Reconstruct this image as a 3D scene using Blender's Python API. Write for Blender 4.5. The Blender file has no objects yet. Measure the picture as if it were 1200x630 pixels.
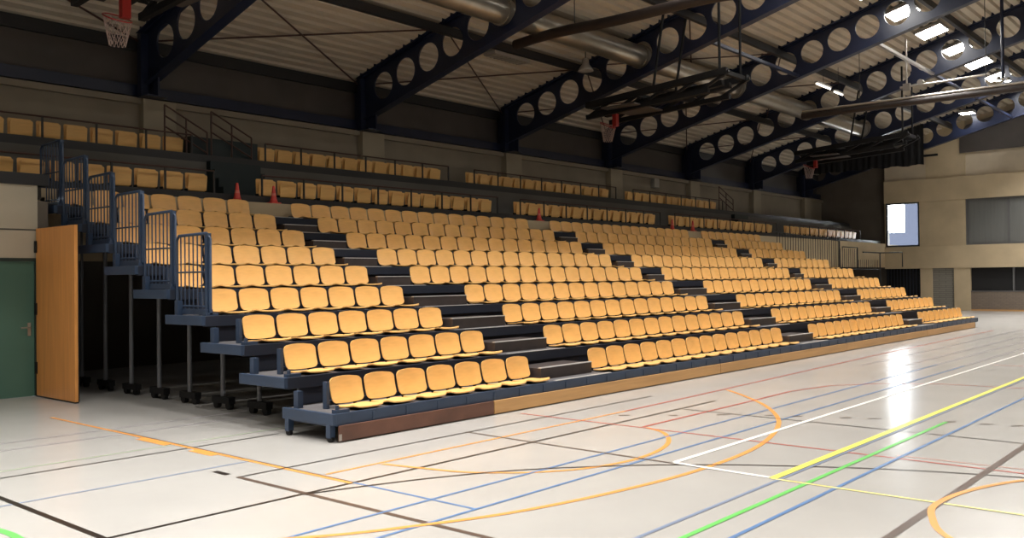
import bpy, math, random
from math import sin, cos, pi, radians, sqrt, atan2
from mathutils import Vector, Matrix
random.seed(7)
SC = bpy.context.scene
COL = SC.collection

# ---------------------------------------------------------------- materials
def nodes_of(name):
    m = bpy.data.materials.new(name); m.use_nodes = True
    nt = m.node_tree
    return m, nt, nt.nodes['Principled BSDF']

def mat(name, col, rough=.5, metal=0., spec=.5, var=0., scale=4., stretch=(1, 1, 1), bump=0., coat=0.):
    m, nt, b = nodes_of(name)
    b.inputs['Base Color'].default_value = (*col, 1)
    b.inputs['Roughness'].default_value = rough
    b.inputs['Metallic'].default_value = metal
    b.inputs['Specular IOR Level'].default_value = spec
    if coat: b.inputs['Coat Weight'].default_value = coat
    if var or bump:
        tc = nt.nodes.new('ShaderNodeTexCoord'); mp = nt.nodes.new('ShaderNodeMapping')
        mp.inputs['Scale'].default_value = stretch
        nz = nt.nodes.new('ShaderNodeTexNoise'); nz.inputs['Scale'].default_value = scale; nz.inputs['Detail'].default_value = 5
        nt.links.new(tc.outputs['Object'], mp.inputs['Vector']); nt.links.new(mp.outputs['Vector'], nz.inputs['Vector'])
        if var:
            mr = nt.nodes.new('ShaderNodeMix'); mr.data_type = 'RGBA'
            lo = tuple(max(0, c * (1 - var)) for c in col); hi = tuple(min(1, c * (1 + var)) for c in col)
            mr.inputs[6].default_value = (*lo, 1); mr.inputs[7].default_value = (*hi, 1)
            rp = nt.nodes.new('ShaderNodeValToRGB'); rp.color_ramp.elements[0].position = .3; rp.color_ramp.elements[1].position = .7
            nt.links.new(nz.outputs['Fac'], rp.inputs['Fac']); nt.links.new(rp.outputs['Color'], mr.inputs[0])
            nt.links.new(mr.outputs[2], b.inputs['Base Color'])
        if bump:
            bp = nt.nodes.new('ShaderNodeBump'); bp.inputs['Strength'].default_value = bump; bp.inputs['Distance'].default_value = .02
            nt.links.new(nz.outputs['Fac'], bp.inputs['Height']); nt.links.new(bp.outputs['Normal'], b.inputs['Normal'])
    return m

def emit(name, col, s):
    m, nt, b = nodes_of(name)
    b.inputs['Base Color'].default_value = (0.8, 0.8, 0.8, 1)
    b.inputs['Emission Color'].default_value = (*col, 1); b.inputs['Emission Strength'].default_value = s
    return m

def block_mat(name, col, mortar, bw, bh, rough=.85):
    m, nt, b = nodes_of(name)
    tc = nt.nodes.new('ShaderNodeTexCoord'); sp = nt.nodes.new('ShaderNodeSeparateXYZ'); cb = nt.nodes.new('ShaderNodeCombineXYZ')
    ad = nt.nodes.new('ShaderNodeMath'); ad.operation = 'ADD'
    nt.links.new(tc.outputs['Object'], sp.inputs[0])
    nt.links.new(sp.outputs['X'], ad.inputs[0]); nt.links.new(sp.outputs['Y'], ad.inputs[1])
    nt.links.new(ad.outputs[0], cb.inputs['X']); nt.links.new(sp.outputs['Z'], cb.inputs['Y'])
    br = nt.nodes.new('ShaderNodeTexBrick'); br.inputs['Scale'].default_value = 1
    br.inputs['Brick Width'].default_value = bw; br.inputs['Row Height'].default_value = bh; br.inputs['Mortar Size'].default_value = .012
    br.inputs['Color1'].default_value = (*col, 1); br.inputs['Color2'].default_value = (*[c * .88 for c in col], 1); br.inputs['Mortar'].default_value = (*mortar, 1)
    nt.links.new(cb.outputs[0], br.inputs['Vector']); nt.links.new(br.outputs['Color'], b.inputs['Base Color'])
    b.inputs['Roughness'].default_value = rough
    return m

M = {}
M['floor'] = mat('floor_linoleum', (.43, .42, .402), .20, var=.05, scale=.9, spec=.5)
M['seat'] = mat('seat_plywood', (.80, .47, .16), .38, var=.06, scale=5, stretch=(1, 1, 6))
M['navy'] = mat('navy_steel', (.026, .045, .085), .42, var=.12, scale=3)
M['navyshade'] = mat('navy_steel_shaded', (.012, .017, .032), .5, var=.1, scale=3)  # navy darkened; shadow under the seat pans is put into the colour
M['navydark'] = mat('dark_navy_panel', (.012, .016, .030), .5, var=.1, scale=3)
M['girder'] = mat('girder_navy_paint', (.012, .018, .045), .35, var=.1, scale=2)
M['deck_grey'] = mat('platform_deck_grey', (.10, .095, .10), .55, var=.15, scale=5)
M['nosing'] = mat('step_nosing_alu', (.60, .59, .58), .4, metal=.3)
M['stepbrown'] = mat('step_dark_brown', (.045, .034, .032), .5, var=.15, scale=6)
M['board'] = mat('front_board_wood', (.52, .29, .11), .45, var=.12, scale=3, stretch=(.3, 1, 6))
M['boarddark'] = mat('front_board_worn_red', (.12, .050, .030), .5, var=.3, scale=2.5)
M['leg'] = mat('leg_grey_steel', (.12, .125, .14), .45)
M['black'] = mat('black_rubber', (.009, .009, .010), .6, spec=.25)
M['blackcloth'] = mat('black_cloth', (.010, .010, .012), .9, var=.2, scale=4)
M['greycloth'] = mat('dark_grey_panel', (.07, .06, .055), .45, var=.15, scale=1.2)
M['concrete'] = mat('concrete_beige', (.52, .42, .275), .8, var=.10, scale=1.1, bump=.15)
M['concrete_lite'] = mat('concrete_smooth', (.56, .48, .36), .75, var=.07, scale=1.4, bump=.1)
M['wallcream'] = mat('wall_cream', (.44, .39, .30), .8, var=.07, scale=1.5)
M['block'] = block_mat('blockwork_grey', (.26, .245, .21), (.15, .14, .12), .6, .10)
M['brickbrown'] = block_mat('brick_brown', (.22, .17, .13), (.15, .13, .11), .25, .08)
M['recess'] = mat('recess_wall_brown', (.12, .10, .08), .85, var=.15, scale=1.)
M['deck'] = mat('roof_deck_beige', (.52, .455, .36), .6, var=.06, scale=2)
M['brace'] = mat('brace_red_brown', (.055, .022, .016), .6)
M['purlin'] = mat('purlin_dark', (.020, .020, .022), .5)
M['duct'] = mat('duct_galvanised', (.34, .31, .26), .32, metal=.75, var=.1, scale=3)
M['tube'] = mat('roller_brown', (.020, .013, .011), .5, var=.2, scale=2)
M['steel'] = mat('bright_steel', (.45, .42, .38), .35, metal=.7)
M['teal'] = mat('stair_teal', (.008, .018, .020), .6)
M['backwall'] = mat('wall_cream_shaded', (.25, .215, .165), .85, var=.08, scale=1.5)  # darker copy of the cream wall; balcony shade is put into the colour
M['backcol'] = mat('concrete_beige_shaded', (.31, .27, .20), .8, var=.1, scale=1.1)  # beige concrete darkened; shade on the balcony columns is in the colour
M['riser'] = mat('tier_riser_grey', (.105, .10, .09), .85, var=.12, scale=1.4)
M['green'] = mat('door_green', (.065, .15, .115), .5, var=.04, scale=2)
M['greenframe'] = mat('door_frame_dark', (.02, .035, .03), .5)
M['leaf'] = mat('leaf_veneer', (.63, .275, .075), .45, var=.10, scale=3, stretch=(6, 6, .35))
M['red'] = mat('cone_red', (.62, .06, .045), .5)
M['hoopred'] = mat('hoop_red', (.32, .022, .018), .45)
M['white'] = mat('white_plastic', (.33, .31, .28), .5)
M['net'] = mat('net_cord', (.42, .32, .29), .8)
M['shutter'] = mat('shutter_grey', (.145, .15, .145), .55, var=.08, scale=2, stretch=(1, 6, .4))
M['winframe'] = mat('window_frame_dark', (.03, .035, .04), .5)
M['darkopen'] = mat('dark_interior', (.008, .008, .009), .8)
M['alu'] = mat('mullion_alu', (.16, .16, .165), .4, metal=.4)
M['bluewall'] = mat('outside_wall_blue', (.0045, .0080, .021), .8)
M['lampglass'] = emit('lamp_diffuser', (1, .97, .92), 30)
M['tubelit'] = emit('tube_lit', (1, .93, .8), 5)
M['lamphouse'] = mat('lamp_housing', (.30, .29, .27), .45)
g, nt_, b_ = nodes_of('window_glass')
b_.inputs['Base Color'].default_value = (1, 1, 1, 1); b_.inputs['Roughness'].default_value = 0; b_.inputs['Transmission Weight'].default_value = 1; b_.inputs['IOR'].default_value = 1.02
M['glass'] = g
LC = dict(black=(.022, .017, .014), brown=(.10, .07, .055), orange=(.75, .33, .085), blue=(.10, .20, .40), bluegrey=(.20, .25, .36), purplegrey=(.34, .31, .35),
          green=(.14, .52, .12), palegreen=(.36, .44, .30), red=(.48, .08, .06), redpale=(.62, .30, .25), white=(.86, .84, .80), yellow=(.80, .75, .14), yellowpale=(.80, .74, .30))
for k, c in LC.items(): M['line_' + k] = mat('line_' + k, c, .3)

# ---------------------------------------------------------------- mesh builder
class MB:
    def __init__(s): s.v = []; s.f = []; s.sm = []
    def add(s, vs, fs, smooth=False):
        n = len(s.v); s.v += [tuple(p) for p in vs]
        for f in fs: s.f.append(tuple(i + n for i in f)); s.sm.append(smooth)
    def box(s, x0, x1, y0, y1, z0, z1):
        vs = [(x, y, z) for z in (z0, z1) for y in (y0, y1) for x in (x0, x1)]
        s.add(vs, [(0, 2, 3, 1), (4, 5, 7, 6), (0, 1, 5, 4), (2, 6, 7, 3), (0, 4, 6, 2), (1, 3, 7, 5)]); return s
    def tube(s, pts, r, n=8, cap=True):
        pts = [Vector(p) for p in pts]; rings = []
        for i, p in enumerate(pts):
            d = (pts[min(i + 1, len(pts) - 1)] - pts[max(i - 1, 0)]).normalized()
            up = Vector((0, 0, 1)) if abs(d.z) < .95 else Vector((1, 0, 0))
            a = d.cross(up).normalized(); b = d.cross(a)
            rr = r[i] if isinstance(r, (list, tuple)) else r
            rings.append([p + a * (rr * cos(2 * pi * k / n)) + b * (rr * sin(2 * pi * k / n)) for k in range(n)])
        vs = [q for R_ in rings for q in R_]; fs = []
        for i in range(len(pts) - 1):
            for k in range(n):
                k2 = (k + 1) % n; fs.append((i * n + k, i * n + k2, (i + 1) * n + k2, (i + 1) * n + k))
        s.add(vs, fs, n > 5)
        if cap:
            s.add(rings[0], [tuple(range(n))]); s.add(rings[-1], [tuple(reversed(range(n)))])
        return s
    def beam(s, p, q, w, h):
        """rectangular bar from p to q: w across, h up"""
        p = Vector(p); q = Vector(q); d = (q - p).normalized()
        up = Vector((0, 0, 1)) if abs(d.z) < .95 else Vector((0, 1, 0))
        a = d.cross(up).normalized() * (w / 2); b = a.cross(d).normalized() * (h / 2)
        vs = [e + i * a + j * b for e in (p, q) for i, j in ((-1, -1), (1, -1), (1, 1), (-1, 1))]
        s.add(vs, [(3, 2, 1, 0), (4, 5, 6, 7), (0, 1, 5, 4), (1, 2, 6, 5), (2, 3, 7, 6), (3, 0, 4, 7)]); return s
    def lathe(s, prof, c, n=20):
        rings = [[(c[0] + r * cos(2 * pi * k / n), c[1] + r * sin(2 * pi * k / n), c[2] + z) for k in range(n)] for r, z in prof]
        vs = [q for R_ in rings for q in R_]
        fs = [(i * n + k, i * n + (k + 1) % n, (i + 1) * n + (k + 1) % n, (i + 1) * n + k) for i in range(len(prof) - 1) for k in range(n)]
        s.add(vs, fs, True); return s
    def prism(s, poly, axis, a0, a1):
        """extrude 2-D polygon along axis ('x': poly is (y,z))"""
        n = len(poly); mk = {'x': lambda u, v, a: (a, u, v), 'y': lambda u, v, a: (u, a, v), 'z': lambda u, v, a: (u, v, a)}[axis]
        s.add([mk(u, v, a) for a in (a0, a1) for u, v in poly], [tuple(reversed(range(n))), tuple(range(n, 2 * n))] + [(i, (i + 1) % n, n + (i + 1) % n, n + i) for i in range(n)]); return s
    def mesh(s, name, m):
        me = bpy.data.meshes.new(name); me.from_pydata(s.v, [], s.f); me.materials.append(m)
        me.polygons.foreach_set('use_smooth', s.sm); me.update(); return me
    def obj(s, name, m, parent=None, bevel=0.):
        return link(name, s.mesh(name, m), parent, bevel)

def link(name, me, parent=None, bevel=0.):
    o = bpy.data.objects.new(name, me); COL.objects.link(o)
    if parent is not None:
        o.parent = parent
        w = parent
        off = Vector((0, 0, 0))
        while w is not None: off += w.location; w = w.parent
        o.location = -off if name_world[0] else (0, 0, 0)
    if bevel:
        bm = o.modifiers.new('bevel', 'BEVEL'); bm.width = bevel; bm.segments = 2; bm.limit_method = 'ANGLE'
    return o
name_world = [True]     # parts are written in world coordinates; the offset cancels their thing's location

def tag(o, label=None, cat=None, group=None, kind=None):
    for k, v in (('label', label), ('category', cat), ('group', group), ('kind', kind)):
        if v: o[k] = v
    return o
def thing(name, label, cat, loc=(0, 0, 0), group=None):
    o = bpy.data.objects.new(name, None); COL.objects.link(o); o.location = loc; o.empty_display_size = .1
    return tag(o, label, cat, group)
def struct(name, mb, m, parent=None, bevel=0.):
    o = mb.obj(name, m, parent, bevel)
    return tag(o, kind='structure') if parent is None else o
ORD = 'first second third fourth fifth sixth seventh eighth ninth tenth eleventh twelfth thirteenth fourteenth fifteenth sixteenth seventeenth'.split()

# ---------------------------------------------------------------- camera (solved from the seat grid of the photograph)
f_px, yaw, pitch, roll = 1054.983, .8578, .0113, -.0109
CP = Vector((-6.2714, -8.1604, 1.7165))
c, s = cos(yaw), sin(yaw)
Fw = Vector((s * cos(pitch), c * cos(pitch), sin(pitch))); Rt = Vector((c, -s, 0)); Up = Rt.cross(Fw)
R2 = Rt * cos(roll) + Up * sin(roll); U2 = Up * cos(roll) - Rt * sin(roll)
cd = bpy.data.cameras.new('camera'); cam = bpy.data.objects.new('camera', cd); COL.objects.link(cam)
cd.sensor_width = 36; cd.lens = f_px / 1200 * 36; cd.clip_end = 300
cam.matrix_world = Matrix(((R2.x, U2.x, -Fw.x, CP.x), (R2.y, U2.y, -Fw.y, CP.y), (R2.z, U2.z, -Fw.z, CP.z), (0, 0, 0, 1)))
SC.camera = cam

# ---------------------------------------------------------------- floor and court lines
XL, XR, YN, RIDGE = -15., 40., -28.5, -9.
floor = struct('floor', MB().box(XL, 46, YN, 12.3, -.1, 0), M['floor'])
zc = [.0020]
def smooth_poly(P, n=10):
    out = []
    for i in range(len(P) - 1):
        p0 = P[max(i - 1, 0)]; p1 = P[i]; p2 = P[i + 1]; p3 = P[min(i + 2, len(P) - 1)]
        for k in range(n):
            t = k / n
            out.append(tuple(.5 * (2 * p1[j] + (p2[j] - p0[j]) * t + (2 * p0[j] - 5 * p1[j] + 4 * p2[j] - p3[j]) * t * t + (3 * p1[j] - p0[j] - 3 * p2[j] + p3[j]) * t ** 3) for j in (0, 1)))
    return out + [P[-1]]
def line(colr, pts, w=.04, curve=False):
    if curve: pts = smooth_poly(pts)
    mb = MB(); vs = []; n = len(pts); zc[0] += .00006
    for i, p in enumerate(pts):
        a = pts[max(i - 1, 0)]; b = pts[min(i + 1, n - 1)]
        dx, dy = b[0] - a[0], b[1] - a[1]; l = sqrt(dx * dx + dy * dy) or 1
        nx, ny = -dy / l * w / 2, dx / l * w / 2
        vs += [(p[0] + nx, p[1] + ny, zc[0]), (p[0] - nx, p[1] - ny, zc[0])]
    mb.add(vs, [(2 * i, 2 * i + 1, 2 * i + 3, 2 * i + 2) for i in range(n - 1)])
    mb.obj('floor_marking', M['line_' + colr], floor)
def circ(cx, cy, r, a0, a1, n=40): return [(cx + r * cos(a0 + (a1 - a0) * i / n), cy + r * sin(a0 + (a1 - a0) * i / n)) for i in range(n + 1)]
line('purplegrey', [(-8, 2.39), (.5, 2.39)], .03); line('purplegrey', [(-8, 1.93), (.5, 1.93)], .03)
line('palegreen', [(-8, .83), (.5, .83)], .03); line('black', [(-3.26, .52), (-.3, .52)], .035)
line('bluegrey', [(-8, -.58), (-1.38, -.58)], .03)
line('black', [(-3.48, .1), (-3.48, -2.12)], .05); line('black', [(-3.5, -2.1), (5.0, -2.1)], .04)
line('black', [(-3.32, .50), (-3.40, .30), (-3.6, .25)], .05)
line('orange', [(-1.38, 3.95), (-1.38, -2.1)], .045); line('blue', [(-1.355, -2.1), (-1.355, -3.53)], .03); line('brown', [(-1.345, 2.3), (-1.345, -2.1)], .018)
for y0, y1 in ((.87, 1.49), (-.05, .38)): line('orange', [(-1.44, y0), (-1.44, y1)], .09)
line('black', [(-1.85, -.74), (-1.85, -.96)], .06)
line('black', [(-1.86, -1.13), (4.9, -1.13)], .03); line('brown', [(-1.85, -1.12), (-1.85, -9)], .05)
line('green', circ(-5.3, -1.5, 1.46, -.6, 1.2), .06)
line('orange', [(-1.3, -1.65), (3.5, -1.65)], .04); line('red', [(3.45, -1.65), (5.2, -1.62), (13.4, -1.4), (24, -1.3)], .035)
line('orange', [(-.69, -1.70), (-.59, -2.14), (-.45, -2.60), (-.15, -3.0), (.2, -3.26), (.6, -3.40), (1.03, -3.44), (1.55, -3.36), (2.0, -3.17), (2.38, -2.86), (2.53, -2.55)], .05, True)
line('blue', [(-4, -3.05), (12, -3.04)], .032); line('blue', [(-4, -3.53), (12, -3.52)], .032)
line('purplegrey', [(12, -3.04), (38, -3.04)], .03); line('purplegrey', [(12, -3.52), (38, -3.52)], .03)
line('orange', [(-3.4, -2.5), (-2.55, -3.18), (-1.91, -3.53), (-1.2, -3.82), (-.2, -4.04), (.93, -4.15), (2.3, -4.05), (3.75, -3.60), (4.9, -2.91), (5.75, -2.15), (6.2, -1.66)], .055, True)
line('brown', [(1.07, -1.1), (1.02, -2.5), (.97, -4.8), (.95, -6.6)], .035)
line('black', [(-1.88, -2.12), (-1.33, -2.30), (-.7, -2.56), (-.1, -2.90), (.5, -3.40), (1.05, -4.0), (1.5, -4.66), (1.97, -5.55), (2.26, -6.4), (2.4, -7.2)], .032, True)
line('red', [(2.5, -.7), (2.5, -2.6), (2.48, -4.1), (2.44, -6.5)], .03); line('redpale', [(2.6, -5.3), (2.63, -6.5)], .02)
line('red', [(2.55, -2.5), (5.05, -2.51), (6.6, -2.5), (7.6, -2.7), (8.3, -3.2), (8.8, -4.0), (8.9, -5.2)], .035)
line('black', [(4.05, -2.15), (4.04, -3.5), (3.99, -6.1)], .03)
line('white', [(1.04, -3.81), (34, -3.78)], .06); line('white', [(1.02, -3.81), (.98, -4.78)], .06)
line('bluegrey', [(-3, -4.87), (34, -4.87)], .035); line('yellow', [(.96, -4.805), (34, -4.805)], .075)
line('green', [(-3, -5.105), (4.95, -5.105)], .045); line('blue', [(-3, -5.355), (8.2, -5.355)], .035)
line('yellowpale', [(.95, -4.8), (.94, -9)], .04); line('brown', [(-3, -6.15), (12, -6.11)], .06)
line('orange', [(2.6, -6.75), (2.09, -6.42), (1.48, -6.20), (.87, -6.13), (.45, -6.23), (.08, -6.41), (-.3, -6.8)], .05, True)
for p, q in [((3.1, -1.79), (3.19, -1.9)), ((3.47, -2.28), (3.54, -2.37)), ((3.87, -2.73), (3.96, -2.85)), ((4.19, -3.22), (4.25, -3.3)), ((4.31, -3.5), (4.39, -3.61)), ((4.54, -4.02), (4.62, -4.12)), ((4.67, -4.31), (4.76, -4.43)), ((4.94, -5.07), (5.04, -5.2)), ((5.01, -5.45), (5.1, -5.57)), ((5.08, -5.74), (5.17, -5.86))]:      # dashed nine metre arc
    line('brown', [p, q], .04)
for y in (-1.95, -2.6): line('purplegrey', [(11, y), (36, y)], .025)
line('redpale', [(12.5, -3.9), (12.5, -12)], .05)

# ---------------------------------------------------------------- hall shell
WF = 6.45     # wall with the green door
PF = 7.15     # balcony parapet face
YB = 10.5     # rear wall of the balcony
def zroof(y): return 7.06 + (10.45 - y) * .269 if y > RIDGE else 7.06 + (10.45 - RIDGE) * .269 - (RIDGE - y) * .269
# corrugated roof deck (ribs run along the hall)
mb = MB(); prof = []
y = 11.6; P = .28
while y > YN - .3:
    for dy, dz in ((0, 0), (.165, 0), (.19, .10), (.255, .10)): prof.append((y - dy, zroof(y - dy) + .03 + dz))
    y -= P
vs = [(x, py, pz) for x in (XL, 46) for py, pz in prof]; n = len(prof)
mb.add(vs, [(i, i + 1, n + i + 1, n + i) for i in range(n - 1)])
struct('ceiling', mb, M['deck'])
# front wall of the lower storey, left of the stand
DX0, DX1, DZ = -1.60, -.60, 2.07
mb = MB(); mb.box(XL, DX0 - .05, WF, WF + .25, 0, 2.54); mb.box(DX1 + .05, -.555, WF, WF + .25, 0, 2.54); mb.box(DX0 - .05, DX1 + .05, WF, WF + .25, DZ + .05, 2.54)
struct('wall_front', mb, M['wallcream'])
struct('trim_1', MB().box(XL, -.555, WF + .012, WF + .25, 2.54, 2.565), M['riser'])
struct('wall_front_upper', MB().box(XL, -.555, WF, WF + .25, 2.565, 3.24), M['wallcream'])
d1 = struct('door_1', MB().box(DX0, DX1, WF + .03, WF + .08, .005, DZ), M['green'])
mb = MB(); mb.box(DX0 - .05, DX0, WF - .01, WF + .1, 0, DZ + .05); mb.box(DX1, DX1 + .05, WF - .01, WF + .1, 0, DZ + .05); mb.box(DX0, DX1, WF - .01, WF + .1, DZ, DZ + .05)
mb.obj('door_frame', M['greenframe'], d1)
mb = MB(); mb.box(-.70, -.655, WF + .012, WF + .03, .93, 1.13); mb.tube([(-.68, WF + .02, 1.06), (-.68, WF - .04, 1.06), (-.70, WF - .05, 1.06), (-.82, WF - .05, 1.055)], .011)
mb.obj('door_handle', M['steel'], d1)
# return wall between the doors and the niche under the balcony, dark niche
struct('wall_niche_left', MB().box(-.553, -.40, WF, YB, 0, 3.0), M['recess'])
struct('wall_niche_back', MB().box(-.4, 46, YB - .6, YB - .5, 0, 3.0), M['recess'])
# balcony: parapet band, lower tier slab, riser, upper tier slab
struct('wall_parapet', MB().box(-.4, 40, PF, PF + .22, 2.1, 3.28), M['concrete'])
struct('balcony_slab_lower', MB().box(-.4, 46, PF + .22, 8.9, 3.05, 3.27).box(XL, -.4, WF + .25, 8.9, 3.05, 3.24), M['riser'])
struct('wall_tier_riser', MB().box(XL, 46, 8.9, 9.05, 3.0, 4.22), M['riser'])
struct('balcony_slab_upper', MB().box(XL, 46, 9.05, YB, 4.05, 4.22), M['riser'])
struct('trim_2', MB().box(XL, -.4, WF - .03, WF + .22, 3.24, 3.42).box(-.4, 40, PF + .24, PF + .34, 3.272, 3.43), M['purlin'])
struct('trim_6', MB().box(XL, 46, 9.045, 9.10, 4.225, 4.40), M['purlin'])
# back wall: concrete between columns, dark cladding band above
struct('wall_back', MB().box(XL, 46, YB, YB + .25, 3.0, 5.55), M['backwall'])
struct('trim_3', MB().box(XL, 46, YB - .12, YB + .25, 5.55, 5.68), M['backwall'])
struct('wall_cladding', MB().box(XL, 46, YB + .26, YB + .5, 4.5, 7.4), M['greycloth'])
GX = [3.25, 9.25, 15., 20.7, 26.4, 32.1, 37.8]
for gx in GX: struct('wall_column', MB().box(gx - .15, gx + .6, YB - .22, YB - .002, 4.22, 5.66), M['backcol'], bevel=.01)
# side and rear walls of the hall (behind and beside the viewpoint)
struct('wall_left', MB().box(XL - .2, XL, YN, 11.4, 0, 12.6), M['wallcream'])
struct('wall_near', MB().box(XL, 46, YN - .2, YN, 0, 7.4), M['wallcream'])

# far end wall --------------------------------------------------
X = XR
mb = MB()
Y1, Y0 = 7.15, YN
struct('wall_far_recess', MB().box(40.3, 40.5, 7.16, 11.4, 0, 9.5), M['recess'])
struct('wall_far_corner', MB().box(X, X + .3, 7.10, 7.16, 3.1, 6.38), M['concrete'])
# band over the windows, band under the windows (both stand proud of the panels)
struct('trim_4', MB().box(X - .12, X + .3, YN, Y1, 5.27, 6.36), M['concrete'], bevel=.01)
struct('trim_5', MB().box(X - .12, X + .3, YN, Y1, 2.02, 3.10), M['concrete'], bevel=.01)
# upper fields
struct('wall_far_upper', MB().box(X, X + .3, 3.4, 5.2, 6.36, 10.5), M['concrete'])
struct('wall_far_upper_panel', MB().box(X + .05, X + .3, YN, 3.4, 6.36, 12.4).box(X + .05, X + .3, 5.2, 7.16, 6.36, 10.), M['concrete_lite'])
# window storey
struct('wall_far_middle', MB().box(X - .06, X + .3, 3.42, 5.5, 3.10, 5.27).box(X, X + .3, YN, -4.5, 3.10, 5.27), M['concrete'])
# window_1: clear pane to the outdoors
w1 = struct('window_1', MB().box(X + .02, X + .03, 5.58, 7.02, 3.18, 5.2), M['glass'])
mb = MB(); mb.box(X - .03, X + .08, 5.5, 5.58, 3.10, 5.27); mb.box(X - .03, X + .08, 7.02, 7.10, 3.10, 5.27); mb.box(X - .03, X + .08, 5.58, 7.02, 3.10, 3.18); mb.box(X - .03, X + .08, 5.58, 7.02, 5.2, 5.27)
mb.obj('window_frame', M['winframe'], w1)
# window_2: grey shutters
w2 = struct('window_2', MB().box(X + .06, X + .1, -4.5, 3.34, 3.16, 5.2), M['shutter'])
mb = MB(); mb.box(X - .02, X + .12, 3.34, 3.42, 3.10, 5.27); mb.box(X - .02, X + .12, -4.5, 3.34, 3.10, 3.16); mb.box(X - .02, X + .12, -4.5, 3.34, 5.2, 5.27)
for yy in (1.62, -.1, -1.8, -3.4): mb.box(X - .01, X + .09, yy - .03, yy + .03, 3.16, 5.2)
mb.obj('window_frame', M['alu'], w2)
# ground storey: piers, blockwork, low wall with dark glazing above
struct('wall_far_pier', MB().box(X - .06, X + .3, 4.95, 5.5, 0, 2.02).box(X - .06, X + .3, 3.25, 3.98, 0, 2.02), M['concrete'], bevel=.01)
struct('wall_far_blockwork', MB().box(X + .04, X + .3, 3.98, 4.95, 0, 2.02), M['block'])
struct('wall_far_dado', MB().box(X, X + .3, YN, 3.25, 0, .90), M['brickbrown'])
struct('baseboard_far', MB().box(X - .02, X, YN, 3.25, 0, .07), M['board'])
w3 = struct('window_3', MB().box(X + .12, X + .14, YN, 3.25, .90, 2.02), M['darkopen'])
mb = MB()
for yy in (1.45, -.4, -2.2, -4.): mb.box(X + .02, X + .11, yy - .04, yy + .04, .9, 2.02)
mb.box(X - .02, X + .11, YN, 3.25, .90, .94)
mb.obj('window_mullion', M['alu'], w3)
# dark slatted gate beside the pier
d2 = struct('door_2', MB().box(X + .15, X + .2, 5.5, 7.15, .01, 2.02), M['darkopen'])
mb = MB()
for i in range(11): mb.box(X + .08, X + .12, 5.56 + i * .15, 5.6 + i * .15, .02, 2.0)
mb.obj('slat', M['navydark'], d2)
WY, WZ, CY0, CZ0 = 10.86, 4.5, 4.48, 6.76
# outdoors behind window_1: a pale blue neighbouring wall with the sky above and beside it
struct('exterior_wall', MB().box(55, 55.3, 2, 20, -1, WZ).box(55, 55.3, -6, WY, WZ, 12), M['bluewall'])

# ---------------------------------------------------------------- roof girders
def zcen(y): return 6.79 + (9.6 - y) * .269
TOPD, BOTD, PIT, RAD = .50, .62, .842, .355
def girder_web():
    mb = MB(); x0, x1 = -.02, .02; N = 24
    k0, k1 = 0, 22
    for k in range(k0, k1):
        yc = 9.6 - PIT * k; cz = zcen(yc)
        ya, yb = yc + PIT / 2, yc - PIT / 2
        rim = []; out = []
        for i in range(N):
            a = 2 * pi * (i + .5) / N
            u, v = cos(a), sin(a); rim.append((yc + RAD * u, cz + RAD * v))
            # outer point on the cell's boundary (slanted top and bottom edges)
            t = 1e9
            if abs(u) > 1e-6: t = min(t, (PIT / 2) / abs(u))
            for h, sg in ((TOPD, 1), (-BOTD, -1)):
                den = v + .269 * u            # line z = cz + h - .269*(y-yc)
                if den * h > 0: t = min(t, h / den)
            out.append((yc + t * u, cz + t * v))
        for xx, fl in ((x0, 0), (x1, 1)):
            vs = [(xx, *p) for p in rim] + [(xx, *p) for p in out]
            fs = []
            for i in range(N):
                j = (i + 1) % N
                fs.append((i, j, N + j, N + i) if fl else (N + i, N + j, j, i))
            mb.add(vs, fs)
            # corner fills
            for sy, h in ((1, TOPD), (1, -BOTD), (-1, TOPD), (-1, -BOTD)):
                cy_ = yc + sy * PIT / 2; cz_ = cz + h - .269 * (sy * PIT / 2)
                ang = atan2(cz_ - cz, cy_ - yc) % (2 * pi)
                i = int((ang / (2 * pi) * N - .5) // 1) % N; j = (i + 1) % N
                mb.add([(xx, *out[i]), (xx, *out[j]), (xx, cy_, cz_)], [(0, 1, 2)])
        vs = [(x0, *p) for p in rim] + [(x1, *p) for p in rim]
        mb.add(vs, [(i, N + i, N + (i + 1) % N, (i + 1) % N) for i in range(N)], True)
    # solid haunch at the wall
    ye = 9.6 + PIT / 2
    mb.prism([(ye, zcen(ye) - BOTD), (ye, zcen(ye) + TOPD), (10.9, zcen(10.9) + TOPD), (10.9, 5.68), (10.25, 5.68)], 'x', -.02, .02)
    return mb
gw = girder_web().mesh('girder_web', M['girder'])
def flange(off, w, h):
    return MB().beam((0, 10.6, zcen(10.6) + off), (0, RIDGE, zcen(RIDGE) + off), w, h)
gt = flange(TOPD, .22, .035).mesh('top_flange', M['girder']); gb = flange(-BOTD, .24, .04).mesh('bottom_flange', M['girder'])
mbp = MB().box(-.19, .19, 10.3, 10.46, 5.69, 7.05); mbp.box(-.02, .02, 9.9, 10.3, 5.69, 6.3); mbp.box(-.24, .24, 9.95, 10.46, 5.67, 5.70)
gp = mbp.mesh('end_plate', M['girder'])
cl = [(py, pz - .004) for py, pz in prof if RIDGE < py < 10.5]
cl = [(cl[0][0], zroof(cl[0][0]) + .018)] + cl + [(cl[-1][0], zroof(cl[-1][0]) + .018)]
gc = MB().prism(cl, 'x', -.21, .21).mesh('profile_closer', M['girder'])
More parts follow.
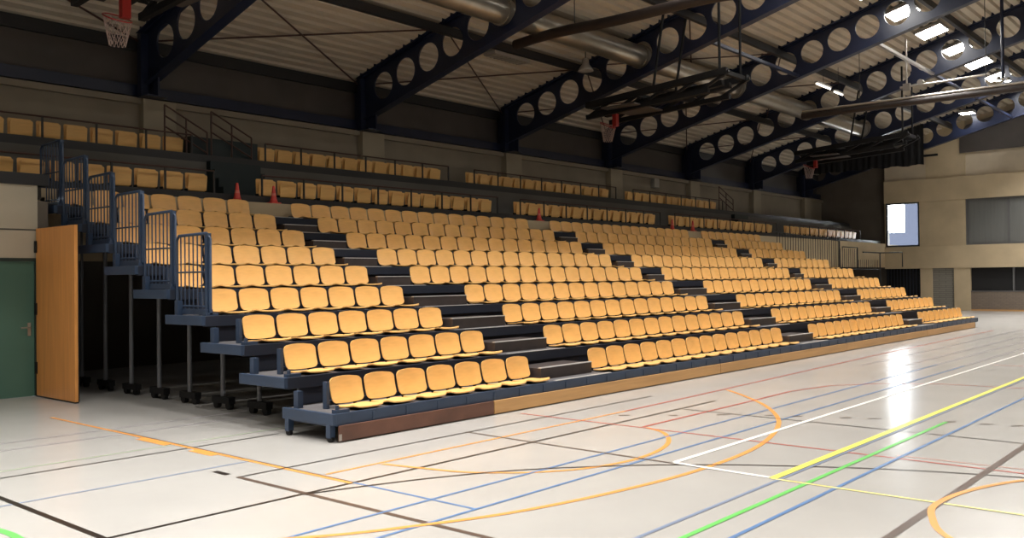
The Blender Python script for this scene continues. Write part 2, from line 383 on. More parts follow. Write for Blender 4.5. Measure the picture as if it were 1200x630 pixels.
for i, gx in enumerate(GX):
    t = thing('roof_girder', f'navy steel roof girder with round holes, {ORD[i]} from the left', 'roof beam', (gx, 10.4, 5.69), 'perforated girders under the roof')
    for nm, me in (('web', gw), ('top_flange', gt), ('bottom_flange', gb), ('end_plate', gp), ('profile_closer', gc)):
        o = bpy.data.objects.new(nm, me); COL.objects.link(o); o.parent = t; o.location = (0, -10.4, -5.69)
# purlins and eaves beams along the hall
for i, (py, dz, h) in enumerate(((7.15, -.13, .2), (3.75, -.13, .2), (-.22, -.13, .2), (-3.1, -.13, .2), (-6.5, -.13, .2))):
    z = zroof(py) + dz - .1
    o = MB().beam((XL + .1, py, z), (41.5, py, z), .12, h).obj('roof_purlin', M['purlin'])
    tag(o, f'dark steel purlin running under the roof deck, {ORD[i]} up from the eaves', 'purlin', 'roof purlins')
o = MB().beam((XL + .1, 10.72, 6.88), (41.5, 10.72, 6.88), .14, .26).obj('eaves_beam', M['purlin'])
tag(o, 'dark steel eaves beam along the top of the back wall cladding', 'beam')
o = MB().beam((XL + .1, 10.62, 5.86), (41.5, 10.62, 5.86), .16, .24).obj('eaves_beam', M['girder'])
tag(o, 'dark steel beam on the back wall ledge between the girder feet', 'beam')
# red brown wind braces, one crossing pair per bay
bay = 'first second third fourth fifth sixth'.split()
for i in range(6):
    for (ya, yb, nm) in ((10.5, 7.3, 'eaves'), (7.0, 3.9, 'middle')):
        if nm == 'middle' and i not in (2, 3) or i == 5: continue
        za, zb = zroof(ya) - .10, zroof(yb) - .10
        for sgn, dirn in ((0, 'rising to the right'), (1, 'rising to the left')):
            p = (GX[i] + .05, ya if sgn == 0 else yb, (za if sgn == 0 else zb) - .05 * sgn); q = (GX[i + 1] - .05, yb if sgn == 0 else ya, (zb if sgn == 0 else za) - .05 * sgn)
            o = MB().tube([p, q], .022, 6).obj('wind_brace', M['brace'])
            tag(o, f'thin red brown brace rod {dirn}, {nm} strip of the {bay[i]} girder bay', 'brace rod', 'roof brace rods')
# left-hand bay before the first girder
for k, (p, q, tx) in enumerate((((-3.0, 10.5, zroof(10.5) - .10), (3.2, 7.3, zroof(7.3) - .10), 'rising to the right'), ((-3.0, 7.3, zroof(7.3) - .17), (3.2, 10.5, zroof(10.5) - .17), 'falling to the right'))):
    o = MB().tube([p, q], .022, 6).obj('wind_brace', M['brace'])
    tag(o, f'thin brace rod {tx}, left of the first girder', 'brace rod', 'roof brace rods')
# struts between girder bottom flanges
for i, (gx, yy) in enumerate(((20.7, .95), (26.4, .95), (32.1, .95), (15., 3.3))):
    z = zcen(yy) - BOTD + .05
    o = MB().beam((gx + .03, yy, z), (gx + 5.67, yy, z), .09, .09).obj('girder_strut', M['steel'] if i == 0 else M['girder'])
    tag(o, ['pale steel strut between the fourth and fifth girder bottoms', 'dark steel strut between the fifth and sixth girder bottoms', 'dark steel strut between the sixth and seventh girder bottoms', 'dark steel strut between the third and fourth girder bottoms'][i], 'strut')
# spiral duct through the girder holes
mb = MB(); pts = []; rr = []
x = -3.
while x < 36.9: pts.append((x, 5.40, 7.84)); rr.append(.30 + (.008 if int(round(x / .3)) % 2 else 0)); x += .3
mb.tube(pts, rr, 24)
du = mb.obj('ventilation_duct', M['duct']); tag(du, 'round spiral steel air duct running through the girder holes', 'duct')
for gx in GX[:6]:
    MB().tube([(gx - .16, 5.40, 7.84), (gx - .06, 5.40, 7.84)], .33, 24).obj('collar', M['duct'], du)
    MB().tube([(gx + .06, 5.40, 7.84), (gx + .16, 5.40, 7.84)], .33, 24).obj('collar', M['duct'], du)

# ---------------------------------------------------------------- lamps
def area(loc, sx, sy, power, spread, col, tilt):
    l = bpy.data.lights.new('lamp_light', 'AREA'); l.shape = 'RECTANGLE'; l.size = sx; l.size_y = sy; l.energy = power; l.spread = radians(spread); l.color = col
    o = bpy.data.objects.new('lamp_light', l); COL.objects.link(o); o.location = loc; o.rotation_euler = (tilt, 0, 0); return o
SL = math.atan(.269)
lampx = [21.96 + 2.93 * i for i in range(-11, 6)]
lh = MB().box(-.5, .5, -.42, .42, 0, .10).mesh('housing', M['lamphouse']); lg = MB().box(-.46, .46, -.38, .38, -.012, -.001).mesh('diffuser', M['lampglass'])
LPOW, TPOW = 160, 168
rows = [(.57, -SL, 'nearest the seating', 1, 105, 1.0), (-13.4, SL, 'added for floor light', 2, 90, 0.6)]  # second row is added out of view to light the floor
for ri, (ly, tl, tx, step, spr, pw) in enumerate(rows):
    for i, lx in enumerate(lampx):
        if i % step or (ri and lx > 16): continue
        z = zroof(ly) - .10
        t = thing('ceiling_lamp', (f'square bright ceiling lamp under the roof deck, {ORD[i - 11]} from the left of the lit row' if not ri and i > 10 else f'square ceiling lamp out of the frame, {ORD[i]} along the lamp row {tx}'), 'lamp', (lx, ly, z), 'square lamps under the roof deck')
        t.rotation_euler = (tl, 0, 0)
        for nm, me in (('housing', lh), ('diffuser', lg)):
            o = bpy.data.objects.new(nm, me); COL.objects.link(o); o.parent = t
        n = Vector((0, sin(tl), -cos(tl)))
        area(Vector((lx, ly, z)) + n * .03, .92, .76, LPOW * pw * (1.35 if lx < 0 else .8 if lx < 4 else .6 if lx < 26 else 1.35), spr, (1, .96, .91), tl)
# light trough added out of view, its board shades the rows above the sixth
TY, TZ = -6.4, 10.75
t = thing('added_light_trough', 'added light trough out of view, with a board shaped to shade the upper rows', 'lamp', (14, TY, TZ))
MB().box(-13, 38.5, TY - .12, TY + .12, TZ + .03, TZ + .12).obj('housing', M['lamphouse'], t)
MB().box(-13, 38.5, TY + .85, TY + .88, TZ - .85 * (TZ - 2.62) / (4.72 - TY), TZ + .5).obj('added_cutoff_board', M['black'], t)  # unseen board, placed to cast the shade edge across the seat rows
MB().box(-13, 38.5, TY + .12, TY + .85, TZ + .10, TZ + .13).obj('top_plate', M['black'], t)
for i in range(13):
    area((-11 + i * 4.0, TY, TZ), 3.9, .05, TPOW, 180, (1, .95, .88), 0)

# ---------------------------------------------------------------- telescopic stand
DROW, RISE, ZT = .865, .3306, .30
stand = thing('telescopic_stand', 'navy steel telescopic stand of nine stepped platforms with wooden front boards', 'grandstand', (0, -.5, 0))
SX0, SX1 = -.26, 25.62
def yf(k): return -.47 + k * DROW
def zt(k): return ZT + k * RISE
AISLE_LO = [(3.50, 4.88), (11.80, 13.20), (19.63, 20.98)]
AISLE_HI = [(3.50, 4.40), (11.82, 12.70), (20.09, 20.94)]
for k in range(9):
    y0, z1 = yf(k), zt(k); y1 = y0 + (.90 if k < 8 else .62)
    MB().box(SX0, SX1, y0 + .05, y1, z1 - .035, z1).obj('platform', M['deck_grey'], stand)
    fb = MB().box(SX0, SX1, y0, y0 + .05, z1 - .13, z1 + .004)
    if k == 0:
        for i in range(50): fb.box(.25 + i * .5 - .012, .25 + i * .5 + .012, y0 - .008, y0, z1 - .12, z1 - .02)
    fb.obj('front_beam', M['navy' if k == 0 else 'navyshade'], stand, .004)
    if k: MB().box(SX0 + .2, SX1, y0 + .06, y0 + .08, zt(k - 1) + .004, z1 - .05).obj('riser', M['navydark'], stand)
    for xs, xe in ((SX0 - .05, SX0), (SX1, SX1 + .05)):
        MB().box(xs, xe, y0 - .01, y1, z1 - .115, z1 + .006).obj('side_beam', M['navy'], stand, .004)
    # bolts and end bracket of the seat row
    MB().box(-.075, -.035, y0 + .40, y0 + .47, z1, z1 + .30).obj('end_bracket', M['navy'], stand)
    mb = MB().box(-.24, -.06, y0 + .02, y0 + .10, z1, z1 + .04); mb.tube([(-.20, y0 + .06, z1), (-.20, y0 + .06, z1 + .085)], .022)
    mb.obj('end_bolt', M['navy'], stand)
    MB().box(-.24, -.17, y0 + .70, y0 + .78, z1, z1 + .19).obj('rear_bracket', M['navy'], stand)
    # seat rail that carries the row's backs
    for lo, hi in zip([0.02] + [a[1] + .02 for a in (AISLE_LO if k < 4 else AISLE_HI)], [a[0] - .02 for a in (AISLE_LO if k < 4 else AISLE_HI)] + [25.44]):
        MB().box(lo, hi, y0 + .505, y0 + .535, z1 + .02, z1 + .075).obj('seat_rail', M['navy'], stand)
    # half steps in the aisles
    for a0, a1 in (AISLE_LO if k < 4 else AISLE_HI):
        if k < 8:
            st = MB().box(a0 + .06, a1 - .10, y0 + .30, y0 + .84, z1 + .002, z1 + .155).obj('aisle_step', M['stepbrown'], stand)
            MB().box(a0 + .06, a1 - .10, y0 + .29, y0 + .345, z1 + .156, z1 + .168).obj('nosing', M['nosing'], st)
        MB().box(a0 + .02, a1 - .02, y0 - .004, y0 + .04, z1 + .005, z1 + .014).obj('nosing', M['nosing'], stand)
    # legs with their wheel carriages
    if k:
        for lx in (.42, 6.2, 12.4, 18.6, 25.2):
            lg_ = MB().tube([(lx, y0 + .72, .16), (lx, y0 + .72, z1 - .04)], .032, 10).obj('leg', M['leg'], stand)
            mb = MB().box(lx - .05, lx + .05, y0 + .50, y0 + .92, .08, .17)
            mb.obj('carriage', M['black'], lg_)
            for wy in (.56, .86): MB().tube([(lx - .03, y0 + wy, .062), (lx + .03, y0 + wy, .062)], .06, 14).obj('wheel', M['black'], lg_)
            if k in (2, 4, 6) and lx > 1: MB().beam((lx, y0 + .72, .3), (lx, y0 + .1, z1 - .1), .03, .03).obj('brace', M['leg'], stand)
for lx in (SX0 - .02, 6, 12.5, 19, 25.5):
    for ly in (-.40, .34):
        lg_ = MB().box(lx - .035, lx + .035, ly - .035, ly + .035, .05, .19).obj('leg', M['navy'], stand)
        MB().tube([(lx - .02, ly, .04), (lx + .02, ly, .04)], .04, 12).obj('wheel', M['black'], lg_)
MB().box(SX0 - .02, SX0 + .02, -.4, .34, .165, .19).obj('side_rail', M['navy'], stand)
# front boards
bx = [-.25, 2.21, 8.2, 14.2, 20.2, 25.2]
for i in range(5):
    b = MB().box(bx[i] + .006, bx[i + 1] - .006, -.505, -.48, .012, .178).obj('front_board', M['boarddark' if i == 0 else 'board'], stand, .003)
    if i == 0:
        b['label'] = 'dark worn red brown front board'
        MB().box(-.252, -.215, -.508, -.505, .02, .09).obj('chipped_corner', M['white'], b)
# guard rails at both ends, upper five rows
def guard(k, xr, out):
    y0, z1 = yf(k), zt(k); ya, yb = y0 + .02, y0 + .86
    rail = MB().tube([(xr, yb, z1 + .02), (xr, yb, z1 + .98), (xr, yb - .06, z1 + 1.04), (xr, ya + .1, z1 + 1.05), (xr, ya + .02, z1 + .98), (xr, ya + .02, z1 - .05)], .020, 8).obj('guard_rail', M['navy'], stand)
    mb = MB()
    for z in (.12, .56): mb.tube([(xr, ya + .02, z1 + z), (xr, yb, z1 + z)], .012, 6)
    for i in range(1, 8): yy = ya + .02 + (yb - ya - .02) * i / 8; mb.tube([(xr, yy, z1 + .05), (xr, yy, z1 + 1.04)], .009, 6)
    mb.obj('bar', M['navy'], rail)
    MB().box(xr - .03, xr + .03, ya + .045, ya + .105, z1 + .01, z1 + 1.05).obj('post', M['navy'], rail)
    MB().box(xr - .02, xr + .02, ya, yb - .1, z1 + .015, z1 + .085).obj('foot_plate', M['navy'], rail)
for k in range(3, 8):
    guard(k, SX0 + .10, -1)
guard(8, SX0 + .10, -1)

# ---------------------------------------------------------------- seats
def bent_panel(w, h, th, corner, bow, wtop=1., rows=8, cols=8, place=None):
    """rounded rectangular shell, bowed, both faces and rim; place(u,v,t) -> xyz with u in +-w/2, v in 0..h, t thickness"""
    n = 8; out = []
    hw = w / 2
    for (cx_, cy_, a0) in ((hw - corner, h - corner, 0), (-hw + corner, h - corner, pi / 2), (-hw + corner, corner, pi), (hw - corner, corner, 1.5 * pi)):
        for i in range(5): a = a0 + pi / 2 * i / 4; out.append((cx_ + corner * cos(a), cy_ + corner * sin(a)))
    # insert mid points so that the bow shows on long sides
    ring = []
    for i, p in enumerate(out):
        q = out[(i + 1) % len(out)]; ring.append(p)
        if (i % 5) == 4:
            for t in (.25, .5, .75): ring.append((p[0] + (q[0] - p[0]) * t, p[1] + (q[1] - p[1]) * t))
    rings = [[(x * sc, h / 2 + (y - h / 2) * sc) for x, y in ring] for sc in (1., .66, .33)]
    m = len(ring); mb = MB()
    for side in (0, 1):
        vs = [place(x, y, th * side) for R_ in rings for x, y in R_] + [place(0, h / 2, th * side)]
        fs = []
        for r in range(2):
            for i in range(m):
                j = (i + 1) % m; q = (r * m + i, r * m + j, (r + 1) * m + j, (r + 1) * m + i); fs.append(q if side else q[::-1])
        for i in range(m):
            j = (i + 1) % m; q = (2 * m + i, 2 * m + j, 3 * m); fs.append(q if side else q[::-1])
        mb.add(vs, fs, True)
    vs = [place(x, y, 0) for x, y in ring] + [place(x, y, th) for x, y in ring]
    mb.add(vs, [(i, (i + 1) % m, m + (i + 1) % m, m + i) for i in range(m)])
    return mb
# local seat coordinates: x across (0 = centre), y = 0 at the top of the back, z = 0 on the platform
def back_place(u, v, t):
    t01 = v / .315
    x = u * (1 + .0 * t01) + 0; bowd = .035 * (u / .23) ** 2
    crown = -.028 * (abs(u) / .23) ** 2 * max(0, t01 * 2 - 1) + .02 * (abs(u) / .23) ** 2 * max(0, 1 - 2 * t01)
    y = -.055 + .06 * t01 + .012 * sin(pi * t01) - bowd + .018
    return (x, y + t, .036 + v + crown)
def pan_place(u, v, t):
    q = v / .40                                   # 0 at the back, 1 at the front lip
    z = .030 + .030 * q - .014 * sin(pi * min(1, q * 1.1)) - .016 * max(0, (q - .85) / .15) ** 2 - .014 * cos(pi * u / .46)
    return (u, -.075 - v * .93, z - t + .006)
mesh_back = bent_panel(.455, .305, .014, .055, 0, place=back_place).mesh('backrest', M['seat'])
mesh_pan = bent_panel(.44, .40, .014, .07, 0, place=pan_place).mesh('seat_pan', M['seat'])
def arm(sx):
    return MB().prism([(-.38, .001), (-.006, .001), (.032, .20), (.017, .20), (-.022, .028), (-.06, .006), (-.38, .006)], 'x', sx - .015, sx + .015).mesh('bracket', M['black'])
mesh_brk = [arm(-.13), arm(.13)]
ROWNAME = ['front row', 'second row', 'third row', 'fourth row', 'fifth row', 'sixth row', 'seventh row', 'eighth row', 'top row']
BLOCK = ['block beside the guard rails', 'second block from the left', 'third block from the left', 'far right block']
spots = []
for k in range(9):
    lo = k < 4
    blocks = [(0., 3.4769, 7), (4.8945, 11.7845, 14), (13.2101, 19.6165, 13), (20.9999, 25.456, 9)] if lo else [(0., 3.4749, 7), (4.4214, 11.8007, 15), (12.7171, 20.0782, 15), (20.9591, 25.4155, 9)]
    for bi, (x0, x1, n) in enumerate(blocks):
        p = (x1 - x0 + .023) / n
        for i in range(n): spots.append((Vector((x0 + p * (i + .5) - .0115, k * DROW, zt(k))), k, bi, i))
order = sorted(range(len(spots)), key=lambda j: (spots[j][0] - CP).length)
name_world[0] = False
for j in order[:300]:
    loc, k, bi, i = spots[j]
    t = thing('stadium_chair', f'yellow plywood seat, {ORD[i]} from the left, {ROWNAME[k]}, {BLOCK[bi]}', 'seat', loc + Vector((0, 0, .002)), 'yellow seats on the telescopic stand')
    for nm, me in (('backrest', mesh_back), ('seat_pan', mesh_pan), ('bracket', mesh_brk[0]), ('bracket', mesh_brk[1])):
        o = bpy.data.objects.new(nm, me); COL.objects.link(o); o.parent = t
mb = MB()
for j in order[300:]:
    loc = spots[j][0] + Vector((0, 0, .002))
    for me in (mesh_back, mesh_pan): mb.add([Vector(v.co) + loc for v in me.vertices], [tuple(p.vertices) for p in me.polygons], True)
o = mb.obj('stadium_chairs', M['seat']); tag(o, 'yellow seats filling the farthest places of the upper rows', 'seats', kind='stuff')
name_world[0] = True

# balcony seats: fixed plywood backs with a tipped up pan
def bb_place(u, v, t): return (u, t + .02 * (v / .36), .17 + v)
def bp_place(u, v, t): return (u, -.05 + t - .04 * (v / .30), .19 + v)
bmb = bent_panel(.42, .36, .014, .03, 0, place=bb_place).mesh('backrest', M['seat'])
bmp = bent_panel(.39, .30, .014, .03, 0, place=bp_place).mesh('seat_pan', M['seat'])
def bleg(sx): return MB().prism([(-.10, 0), (.10, 0), (.10, .012), (.05, .03), (.05, .22), (-.05, .22), (-.05, .03), (-.10, .012)], 'x', sx - .012, sx + .012).mesh('leg', M['black'])
bl0, bl1 = bleg(-.20), bleg(.20)
bms = MB().box(-.187, .187, -.012, .012, .15, .18).mesh('crossbar', M['black'])
GR = ['group at the far left', 'second group from the left', 'third group from the left', 'fourth group from the left', 'fifth group from the left']
def balcony(groups, y, z, tier):
    for gi, (x0, x1, n) in enumerate(groups):
        p = (x1 - x0) / n
        for i in range(n):
            t = thing('balcony_chair', f'folded plywood balcony seat, {ORD[i]} from the left, {GR[gi]}, {tier} tier', 'seat', (x0 + p * (i + .5), y, z + .002), f'folded seats on the {tier} balcony tier')
            for nm, me in (('backrest', bmb), ('seat_pan', bmp), ('crossbar', bms), ('leg', bl0), ('leg', bl1)):
                o = bpy.data.objects.new(nm, me); COL.objects.link(o); o.parent = t
name_world[0] = False
T1 = [(-.9, 3.1, 8), (4.15, 11.3, 14), (12.2, 19.34, 14), (20.25, 28.2, 16), (29.45, 37.5, 16)]
T2 = [(-.41, 3.58, 8), (5.34, 11.15, 12), (12.16, 19.2, 14), (20.25, 26.8, 13)]
balcony(T1, 7.75, 3.29, 'lower'); balcony(T2, 9.5, 4.24, 'upper')
name_world[0] = True
# front rails of the tiers, one per seat group
def tier_rail(x0, x1, y, z0, z1, step, label):
    n = max(2, round((x1 - x0) / step)); t = thing('balcony_rail', label, 'railing', (x0, y, z0), 'railings along the balcony tiers')
    MB().tube([(x0, y, z1), (x1, y, z1)], .017, 6).obj('handrail', M['brace'], t)
    for i in range(n + 1):
        xx = x0 + (x1 - x0) * i / n
        MB().box(xx - .018, xx + .018, y - .012, y + .012, z0 + .002, z1).obj('post', M['purlin'], t)
for gi, (x0, x1, n) in enumerate(T1):
    tier_rail(x0 + .01, x1 - .01, 7.50, 3.285, 3.86, 1.02, f'dark railing in front of the lower tier, {GR[gi]}')
for gi, (x0, x1, n) in enumerate(T2):
    tier_rail(x0 + .01, x1 - .01, 9.15, 4.225, 4.80, 1.02, f'dark railing in front of the upper tier, {GR[gi]}')

# stairs between the tiers with their sloping handrails
def tier_stair(x0, x1, lab, gname):
    t = thing('balcony_stair', lab, 'stairs', (x0, 8.2, 3.285), gname)
    mb = MB(); n = 5
    for i in range(n): mb.box(x0, x1, 8.10 + i * .158, 8.888, 3.285 + .19 * i, 3.285 + .19 * (i + 1))
    mb.obj('flight', M['teal'], t)
    return t
tier_stair(3.75, 4.95, 'dark teal stair flight between the tiers near the left end', 'tier stairs')
tier_stair(27.0, 28.2, 'dark stair flight between the tiers near the far end', 'tier stairs')
def stair_rail(x0, dx, lab):
    t = thing('stair_rail', lab, 'railing', (x0, 9.2, 4.24), 'sloping stair rails on the balcony')
    A = (x0, 9.2, 5.36); B = (x0 + dx, 9.2, 4.90)
    mb = MB()
    for dz in (0, -.22, -.44):
        mb.tube([(A[0], A[1], A[2] + dz), (B[0], B[1], B[2] + dz)], .018, 6)
    mb.obj('handrail', M['brace'], t)
    for fx in (0, .5, 1): MB().tube([(x0 + dx * fx, 9.2, 4.24), (x0 + dx * fx, 9.2, 5.36 - .46 * fx)], .018, 6).obj('post', M['brace'], t)
stair_rail(3.0, .95, 'thin sloping handrail on the balcony stairs, left one of the near pair')
stair_rail(4.05, .98, 'thin sloping handrail on the balcony stairs, right one of the near pair')
t = thing('stair_enclosure', 'dark boxed stair landing beside the sloping handrails on the balcony', 'landing', (3.2, 9.15, 4.23))
MB().box(3.62, 5.25, 9.30, 10.2, 4.225, 4.80).obj('side_panel', M['teal'], t)
stair_rail(26.6, 1.2, 'thin sloping handrail on the balcony at the far end')

# ---------------------------------------------------------------- cones on the parapet
def cone(x, y, z, lab):
    t = thing('traffic_cone', lab, 'cone', (x, y, z), 'small red cones along the balcony edge')
    MB().lathe([(.0, .025), (.085, .025), (.066, .08), (.045, .19), (.026, .34), (.02, .36), (0, .36)], (x, y, z), 16).obj('body', M['red'], t)
    MB().box(x - .115, x + .115, y - .1, y + .1, z + .002, z + .026).obj('base', M['red'], t, .01)
    MB().lathe([(.0535, .16), (.044, .215)], (x, y, z), 16).obj('band', M['redband'], t)
M['redband'] = mat('cone_band', (.65, .16, .12), .4)
YC = 6.95
CZ = 3.29
for x, lab in ((3.45, 'small red cone at the left aisle head, left one of the pair'), (4.28, 'small red cone at the left aisle head, right one of the pair'),
               (12.73, 'small red cone alone at the second aisle head'), (19.70, 'small red cone at the third aisle head, left one of the pair'), (21.05, 'small red cone at the third aisle head, right one of the pair')):
    cone(x, 7.275, 3.28, lab)

# ---------------------------------------------------------------- wooden leaf beside the stand
t = thing('wooden_door_leaf', 'tall orange brown wooden leaf standing open beside the green door', 'door leaf', (-.56, 5.7, 0))
MB().box(-.60, -.55, 5.06, 6.40, .02, 2.57).obj('panel', M['leaf'], t, .003)
mb = MB()
for z in (.35, 1.25, 2.2): mb.box(-.62, -.585, 6.36, 6.425, z, z + .18)
mb.obj('hinge', M['black'], t)
MB().box(-.549, -.535, 5.06, 5.09, .02, 2.57).obj('edge_strip', M['black'], t)
MB().box(-.604, -.546, 5.055, 6.405, .0, .02).obj('bottom_seal', M['black'], t)

# ---------------------------------------------------------------- ceiling mounted goals
def goal(x, yh, zh, lab, full=True):
    """folded basketball goal: frame runs along Y, the board and hoop hang at its stand-side end"""
    t = thing('basketball_goal', lab, 'basketball goal', (x, yh, zh), 'folded basketball goals under the roof')
    fr = MB()
    for dx in (-.55, .55):
        fr.beam((x + dx, yh + .3, zh + .62), (x + dx, yh - 3.9, zh + .92), .13, .16)
        fr.beam((x + dx, yh + .3, zh + .30), (x + dx, yh - 3.4, zh + .52), .11, .12)
        for q in range(5):
            ya = yh + .3 - q * .85; fr.beam((x + dx, ya, zh + .30 + .05 * q), (x + dx, ya - .85, zh + .66 + .06 * q), .07, .07)
        fr.tube([(x + dx, yh - 1.8, zh + .75), (x + dx, yh - 2.2, zroof(yh - 2.2) - .05)], .035, 8)
        fr.tube([(x + dx, yh - 3.7, zh + .9), (x + dx, yh - 3.7, zroof(yh - 3.7) - .05)], .035, 8)
    for dx in (-.2, .2): fr.beam((x + dx, yh + .2, zh + .46), (x + dx, yh - 3.6, zh + .72), .14, .14)
    for yy in (.3, -1.2, -2.6, -3.8): fr.beam((x - .55, yh + yy, zh + .62 + (.3 - yy) * .07), (x + .55, yh + yy, zh + .62 + (.3 - yy) * .07), .12, .10)
    fr.beam((x - .55, yh + .1, zh + .5), (x + .55, yh - 1.4, zh + .6), .05, .05); fr.beam((x + .55, yh + .1, zh + .5), (x - .55, yh - 1.4, zh + .6), .05, .05)
    fr.obj('folding_frame', M['black'], t)
    mb = MB(); mb.box(x - .90, x + .90, yh - 1.45, yh - .40, zh + .40, zh + .44); mb.obj('backboard', M['greycloth'], t, .01)
    mb = MB(); R_ = .225; N = 20
    ring = [(x + R_ * cos(2 * pi * i / N), yh, zh + .05 + R_ * sin(2 * pi * i / N)) for i in range(N + 1)]
    ring = [(x + R_ * cos(2 * pi * i / N), yh + R_ * .9 * sin(2 * pi * i / N), zh + .12 + R_ * .45 * sin(2 * pi * i / N)) for i in range(N + 1)]
    mb.tube(ring, .012, 6, False); hp = mb.obj('hoop', M['hoopred'], t)
    MB().box(x - .07, x + .07, yh - .32, yh - .20, zh + .06, zh + .40).obj('hoop_mount', M['hoopred'], t)
    nm = MB()
    for i in range(12):
        for sg in (1, -1):
            pts = []
            for q in range(6):
                tt = q / 5; a = 2 * pi * (i / 12 + sg * .16 * tt); rr_ = R_ * (1 - .45 * tt); pts.append((x + rr_ * cos(a), yh + rr_ * .9 * sin(a), zh + .12 - .45 * tt + R_ * .45 * sin(a) * (1 - tt)))
            nm.tube(pts, .006, 4, False)
    nm.obj('net', M['net'], t)
    return t
goal(.50, 6.0, 5.85, 'folded basketball goal with red hoop and net high at the upper left')
goal(14.2, 6.0, 5.80, 'folded basketball goal with black frame under the third girder')
goal(27.9, 6.0, 5.85, 'folded basketball goal hanging before the black curtain at the far end')

# rolled divider curtains hanging under the roof
def roll(x, z, ya, yb, r, m, lab, sag):
    t = thing('divider_roll', lab, 'divider roll', (x, ya, z), 'rolled divider curtains under the roof')
    pts = []; n = 26
    for i in range(n + 1):
        q = i / n; pts.append((x, ya + (yb - ya) * q, z + (sag * sin(q * 9.) * .5 + .3 * sag * sin(q * 23))))
    MB().tube(pts, r, 12).obj('roll', m, t)
    for q in (.12, .35, .58, .93):
        yy = ya + (yb - ya) * q
        MB().tube([(x, yy, z + r * .8), (x, yy, zroof(yy) - .02)], .012, 6).obj('hanger', M['purlin'], t)
    return t
roll(10.2, 7.36, 5.9, -9, .12, M['tube'], 'brown rolled divider curtain hanging near the second girder', .10)
rt = roll(24.0, 7.26, 4.6, -12, .11, M['tube'], 'brown rolled divider curtain hanging near the fifth girder', .0)
MB().tube([(24.0, 4.6, 7.41), (24.0, -12, 7.41)], .045, 10).obj('top_pipe', M['steel'], rt)

# black curtain and grey panel hung at the far end
mb = MB(); n = 70; vs = []
for i in range(n + 1):
    yy = CY0 + (10.2 - CY0) * i / n; dx = .06 * sin(i * 1.7) + .03 * sin(i * .61)
    vs += [(37.25 + dx, yy, CZ0 + .03 * sin(i * .5)), (37.25 + dx * .6, yy, zroof(yy) - .02)]
fr = [(2 * i, 2 * i + 2, 2 * i + 3, 2 * i + 1) for i in range(n)]
mb.add(vs, fs := fr, True); mb.add([(v[0] + .05, v[1], v[2]) for v in vs], [f[::-1] for f in fr], True)
o = mb.obj('black_curtain', M['blackcloth']); tag(o, 'black curtain hanging high in the dark far corner under the roof', 'curtain')
MB().beam((37.3, CY0 - .6, CZ0 + .4), (37.3, CY0 + .1, CZ0 + .4), .06, .10).obj('rail_end', M['black'], o)
mb = MB(); mb.prism([(3.62, 7.46), (3.62, 8.35), (3.3, 8.75), (-.5, 9.7), (-8, 11.4), (-8, 7.6)], 'x', 39.86, 39.96)
o = mb.obj('acoustic_board', M['greycloth']); tag(o, 'dark grey panel mounted high on the far end wall at the right edge', 'panel'); o['kind'] = 'thing'

# small things on the walls and under the roof
t = thing('wall_speaker', 'small white box mounted on the back wall above the upper tier', 'speaker', (23.72, 10.4, 5.2))
MB().box(23.55, 23.9, 10.32, 10.495, 5.2, 5.55).obj('housing', M['white'], t, .01)
MB().box(23.58, 23.87, 10.312, 10.319, 5.23, 5.52).obj('grille', M['white'], t)
t = thing('ceiling_speaker', 'round pale horn speaker below the air duct', 'speaker', (13.2, 5.9, 7.2))
MB().lathe([(.05, .34), (.09, .30), (.10, .18), (.19, .05), (.21, 0), (.20, 0), (.10, .08), (0, .10)], (13.2, 6.0, 7.25), 18).obj('horn', M['white'], t)
MB().tube([(13.2, 6.0, 7.57), (13.2, 6.0, zroof(6.0) - .02)], .014, 6).obj('hanger', M['purlin'], t)
t = thing('strip_light', 'unlit pale strip light fixed to the roof deck beyond the second girder', 'lamp', (11.9, 7.7, 7.7))
zz = zroof(7.75)
mb = MB(); mb.box(11.3, 12.75, 7.55, 7.95, zz - .14, zz - .04); mb.obj('housing', M['white'], t, .01)
mb = MB()
for i in range(9): mb.box(11.36 + i * .155, 11.40 + i * .155, 7.57, 7.93, zz - .155, zz - .142)
mb.obj('louvre', M['white'], t)
for i, (x, yy, z, w) in enumerate(((22.4, 3.2, 7.85, 1.2), (24.6, 3.55, 8.0, .8))):
    t = thing('tube_lamp', ['lit tube lamp seen under the fourth girder', 'small lit tube lamp behind a hole of the fifth girder'][i], 'lamp', (x, yy, z), 'lit tube lamps')
    MB().box(x - w / 2, x + w / 2, yy - .05, yy + .05, z + .03, z + .08).obj('housing', M['lamphouse'], t)
    MB().tube([(x - w / 2 + .03, yy, z), (x + w / 2 - .03, yy, z)], .025, 8).obj('tube', M['tubelit'], t)
    MB().tube([(x, yy, z + .08), (x, yy, zroof(yy) - .01)], .008, 6).obj('hanger', M['purlin'], t)
t = thing('twin_floodlight', 'pair of small bright floodlights on a hanging pole at the upper right', 'lamp', (24.6, -1.55, 7.7))
MB().tube([(24.6, -1.55, 7.75), (24.6, -1.55, zroof(-1.55) - .02)], .05, 10).obj('pole', M['girder'], t)
for dy, dz in ((.13, .03), (-.13, -.03)):
    hd = MB().tube([(24.6, -1.55 + dy, 7.78 + dz), (24.6, -1.55 + dy, 7.66 + dz)], [.05, .10], 14).obj('lamp_head', M['lamphouse'], t)
    MB().tube([(24.6, -1.55 + dy, 7.659 + dz), (24.6, -1.55 + dy, 7.652 + dz)], .085, 14).obj('diffuser', M['lampglass'], hd)
t = thing('pipe_assembly', 'pale steel pipe with hanging brackets above the far brown roll', 'pipe', (24.6, .5, 7.76))
MB().tube([(24.6, 1.50, 7.90), (24.6, .2, 7.90), (24.6, -1.2, 7.93)], .035, 8).obj('pipe', M['steel'], t)
MB().box(24.54, 24.66, 1.18, 1.40, 7.76, 8.0).obj('bracket', M['steel'], t)
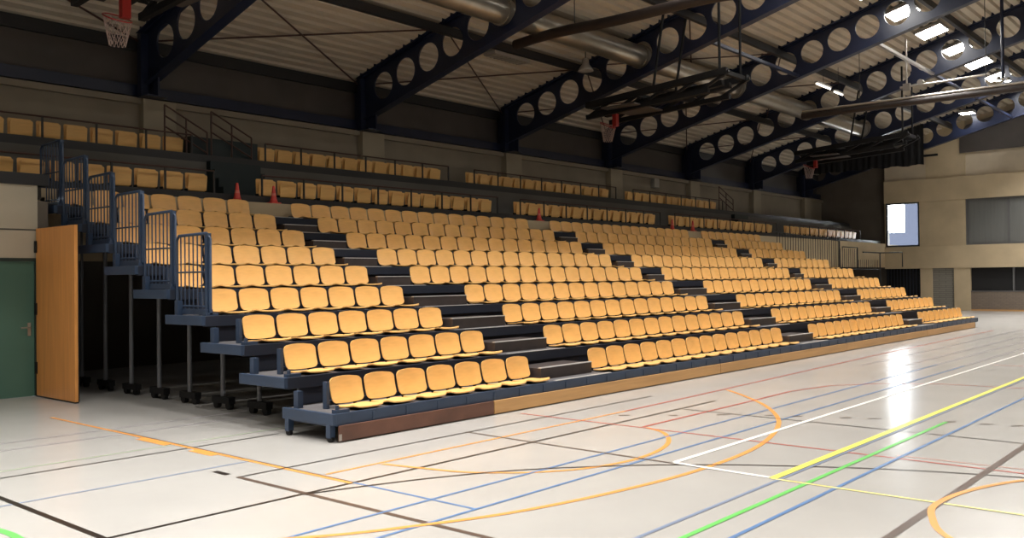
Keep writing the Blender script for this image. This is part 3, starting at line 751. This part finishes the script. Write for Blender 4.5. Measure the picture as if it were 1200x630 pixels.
MB().tube([(24.6, 1.29, 8.0), (24.6, 1.29, 8.9), (24.6, 1.29, zroof(1.29) - .02)], .03, 8).obj('hanger', M['steel'], t)
MB().tube([(24.52, .85, 7.97), (24.68, .85, 7.97)], .10, 14).obj('pulley', M['steel'], t)
t = thing('hanging_floodlight', 'bright floodlight hanging before the far end wall panel', 'lamp', (37.2, 2.6, 9.0))
MB().box(36.9, 37.5, 2.3, 2.9, 8.86, 8.98).obj('housing', M['lamphouse'], t); MB().box(36.94, 37.46, 2.34, 2.86, 8.845, 8.859).obj('diffuser', M['lampglass'], t)
MB().tube([(37.2, 2.6, 8.98), (37.2, 2.6, zroof(2.6) - .02)], .012, 6).obj('hanger', M['purlin'], t)
# handrail below the window at the far end
t = thing('far_handrail', 'dark metal handrail frame in front of the far pier below the bright window', 'railing', (37.5, 6.9, 0))
mb = MB(); mb.tube([(36.3, 6.95, 2.80), (38.6, 6.95, 2.80), (38.6, 5.9, 2.80), (38.6, 5.9, 2.1)], .03, 8); mb.obj('handrail', M['winframe'], t)
MB().tube([(33.75, 6.95, 2.0), (33.75, 6.95, 3.0), (35.6, 6.95, 3.0), (35.6, 6.95, 2.0)], .025, 8).obj('gate_frame', M['winframe'], t)
MB().tube([(38.6, 6.95, 0.0), (38.6, 6.95, 2.80)], .03, 8).obj('post', M['winframe'], t)
MB().tube([(33.4, 6.95, 0.0), (33.4, 6.95, 3.25)], .035, 8).obj('post', M['winframe'], t)
bm_ = MB()
for i in range(46):
    xx = 27.0 + i * .25
    bm_.tube([(xx, 6.95, 2.0), (xx, 6.95, 3.45 if xx < 33.3 else 2.93 if xx < 35.7 else 2.45)], .012, 6)
bm_.tube([(26.6, 6.95, 3.45), (33.4, 6.95, 3.25)], .02, 6); bm_.tube([(26.6, 6.95, 2.0), (38.6, 6.95, 2.0)], .02, 6)
bm_.obj('bar', M['winframe'], t)

# ---------------------------------------------------------------- world and view
w = bpy.data.worlds.new('sky'); SC.world = w; w.use_nodes = True
bg = w.node_tree.nodes['Background']; bg.inputs['Color'].default_value = (.92, .97, 1, 1); bg.inputs['Strength'].default_value = 14.0
SC.view_settings.view_transform = 'Standard'; SC.view_settings.look = 'None'; SC.view_settings.gamma = 1; SC.view_settings.use_curve_mapping = False
SC.view_settings.exposure = 0.0
SC.cycles.use_denoising = True
SC.cycles.max_bounces = 8; SC.cycles.diffuse_bounces = 5; SC.cycles.caustics_reflective = False; SC.cycles.caustics_refractive = False
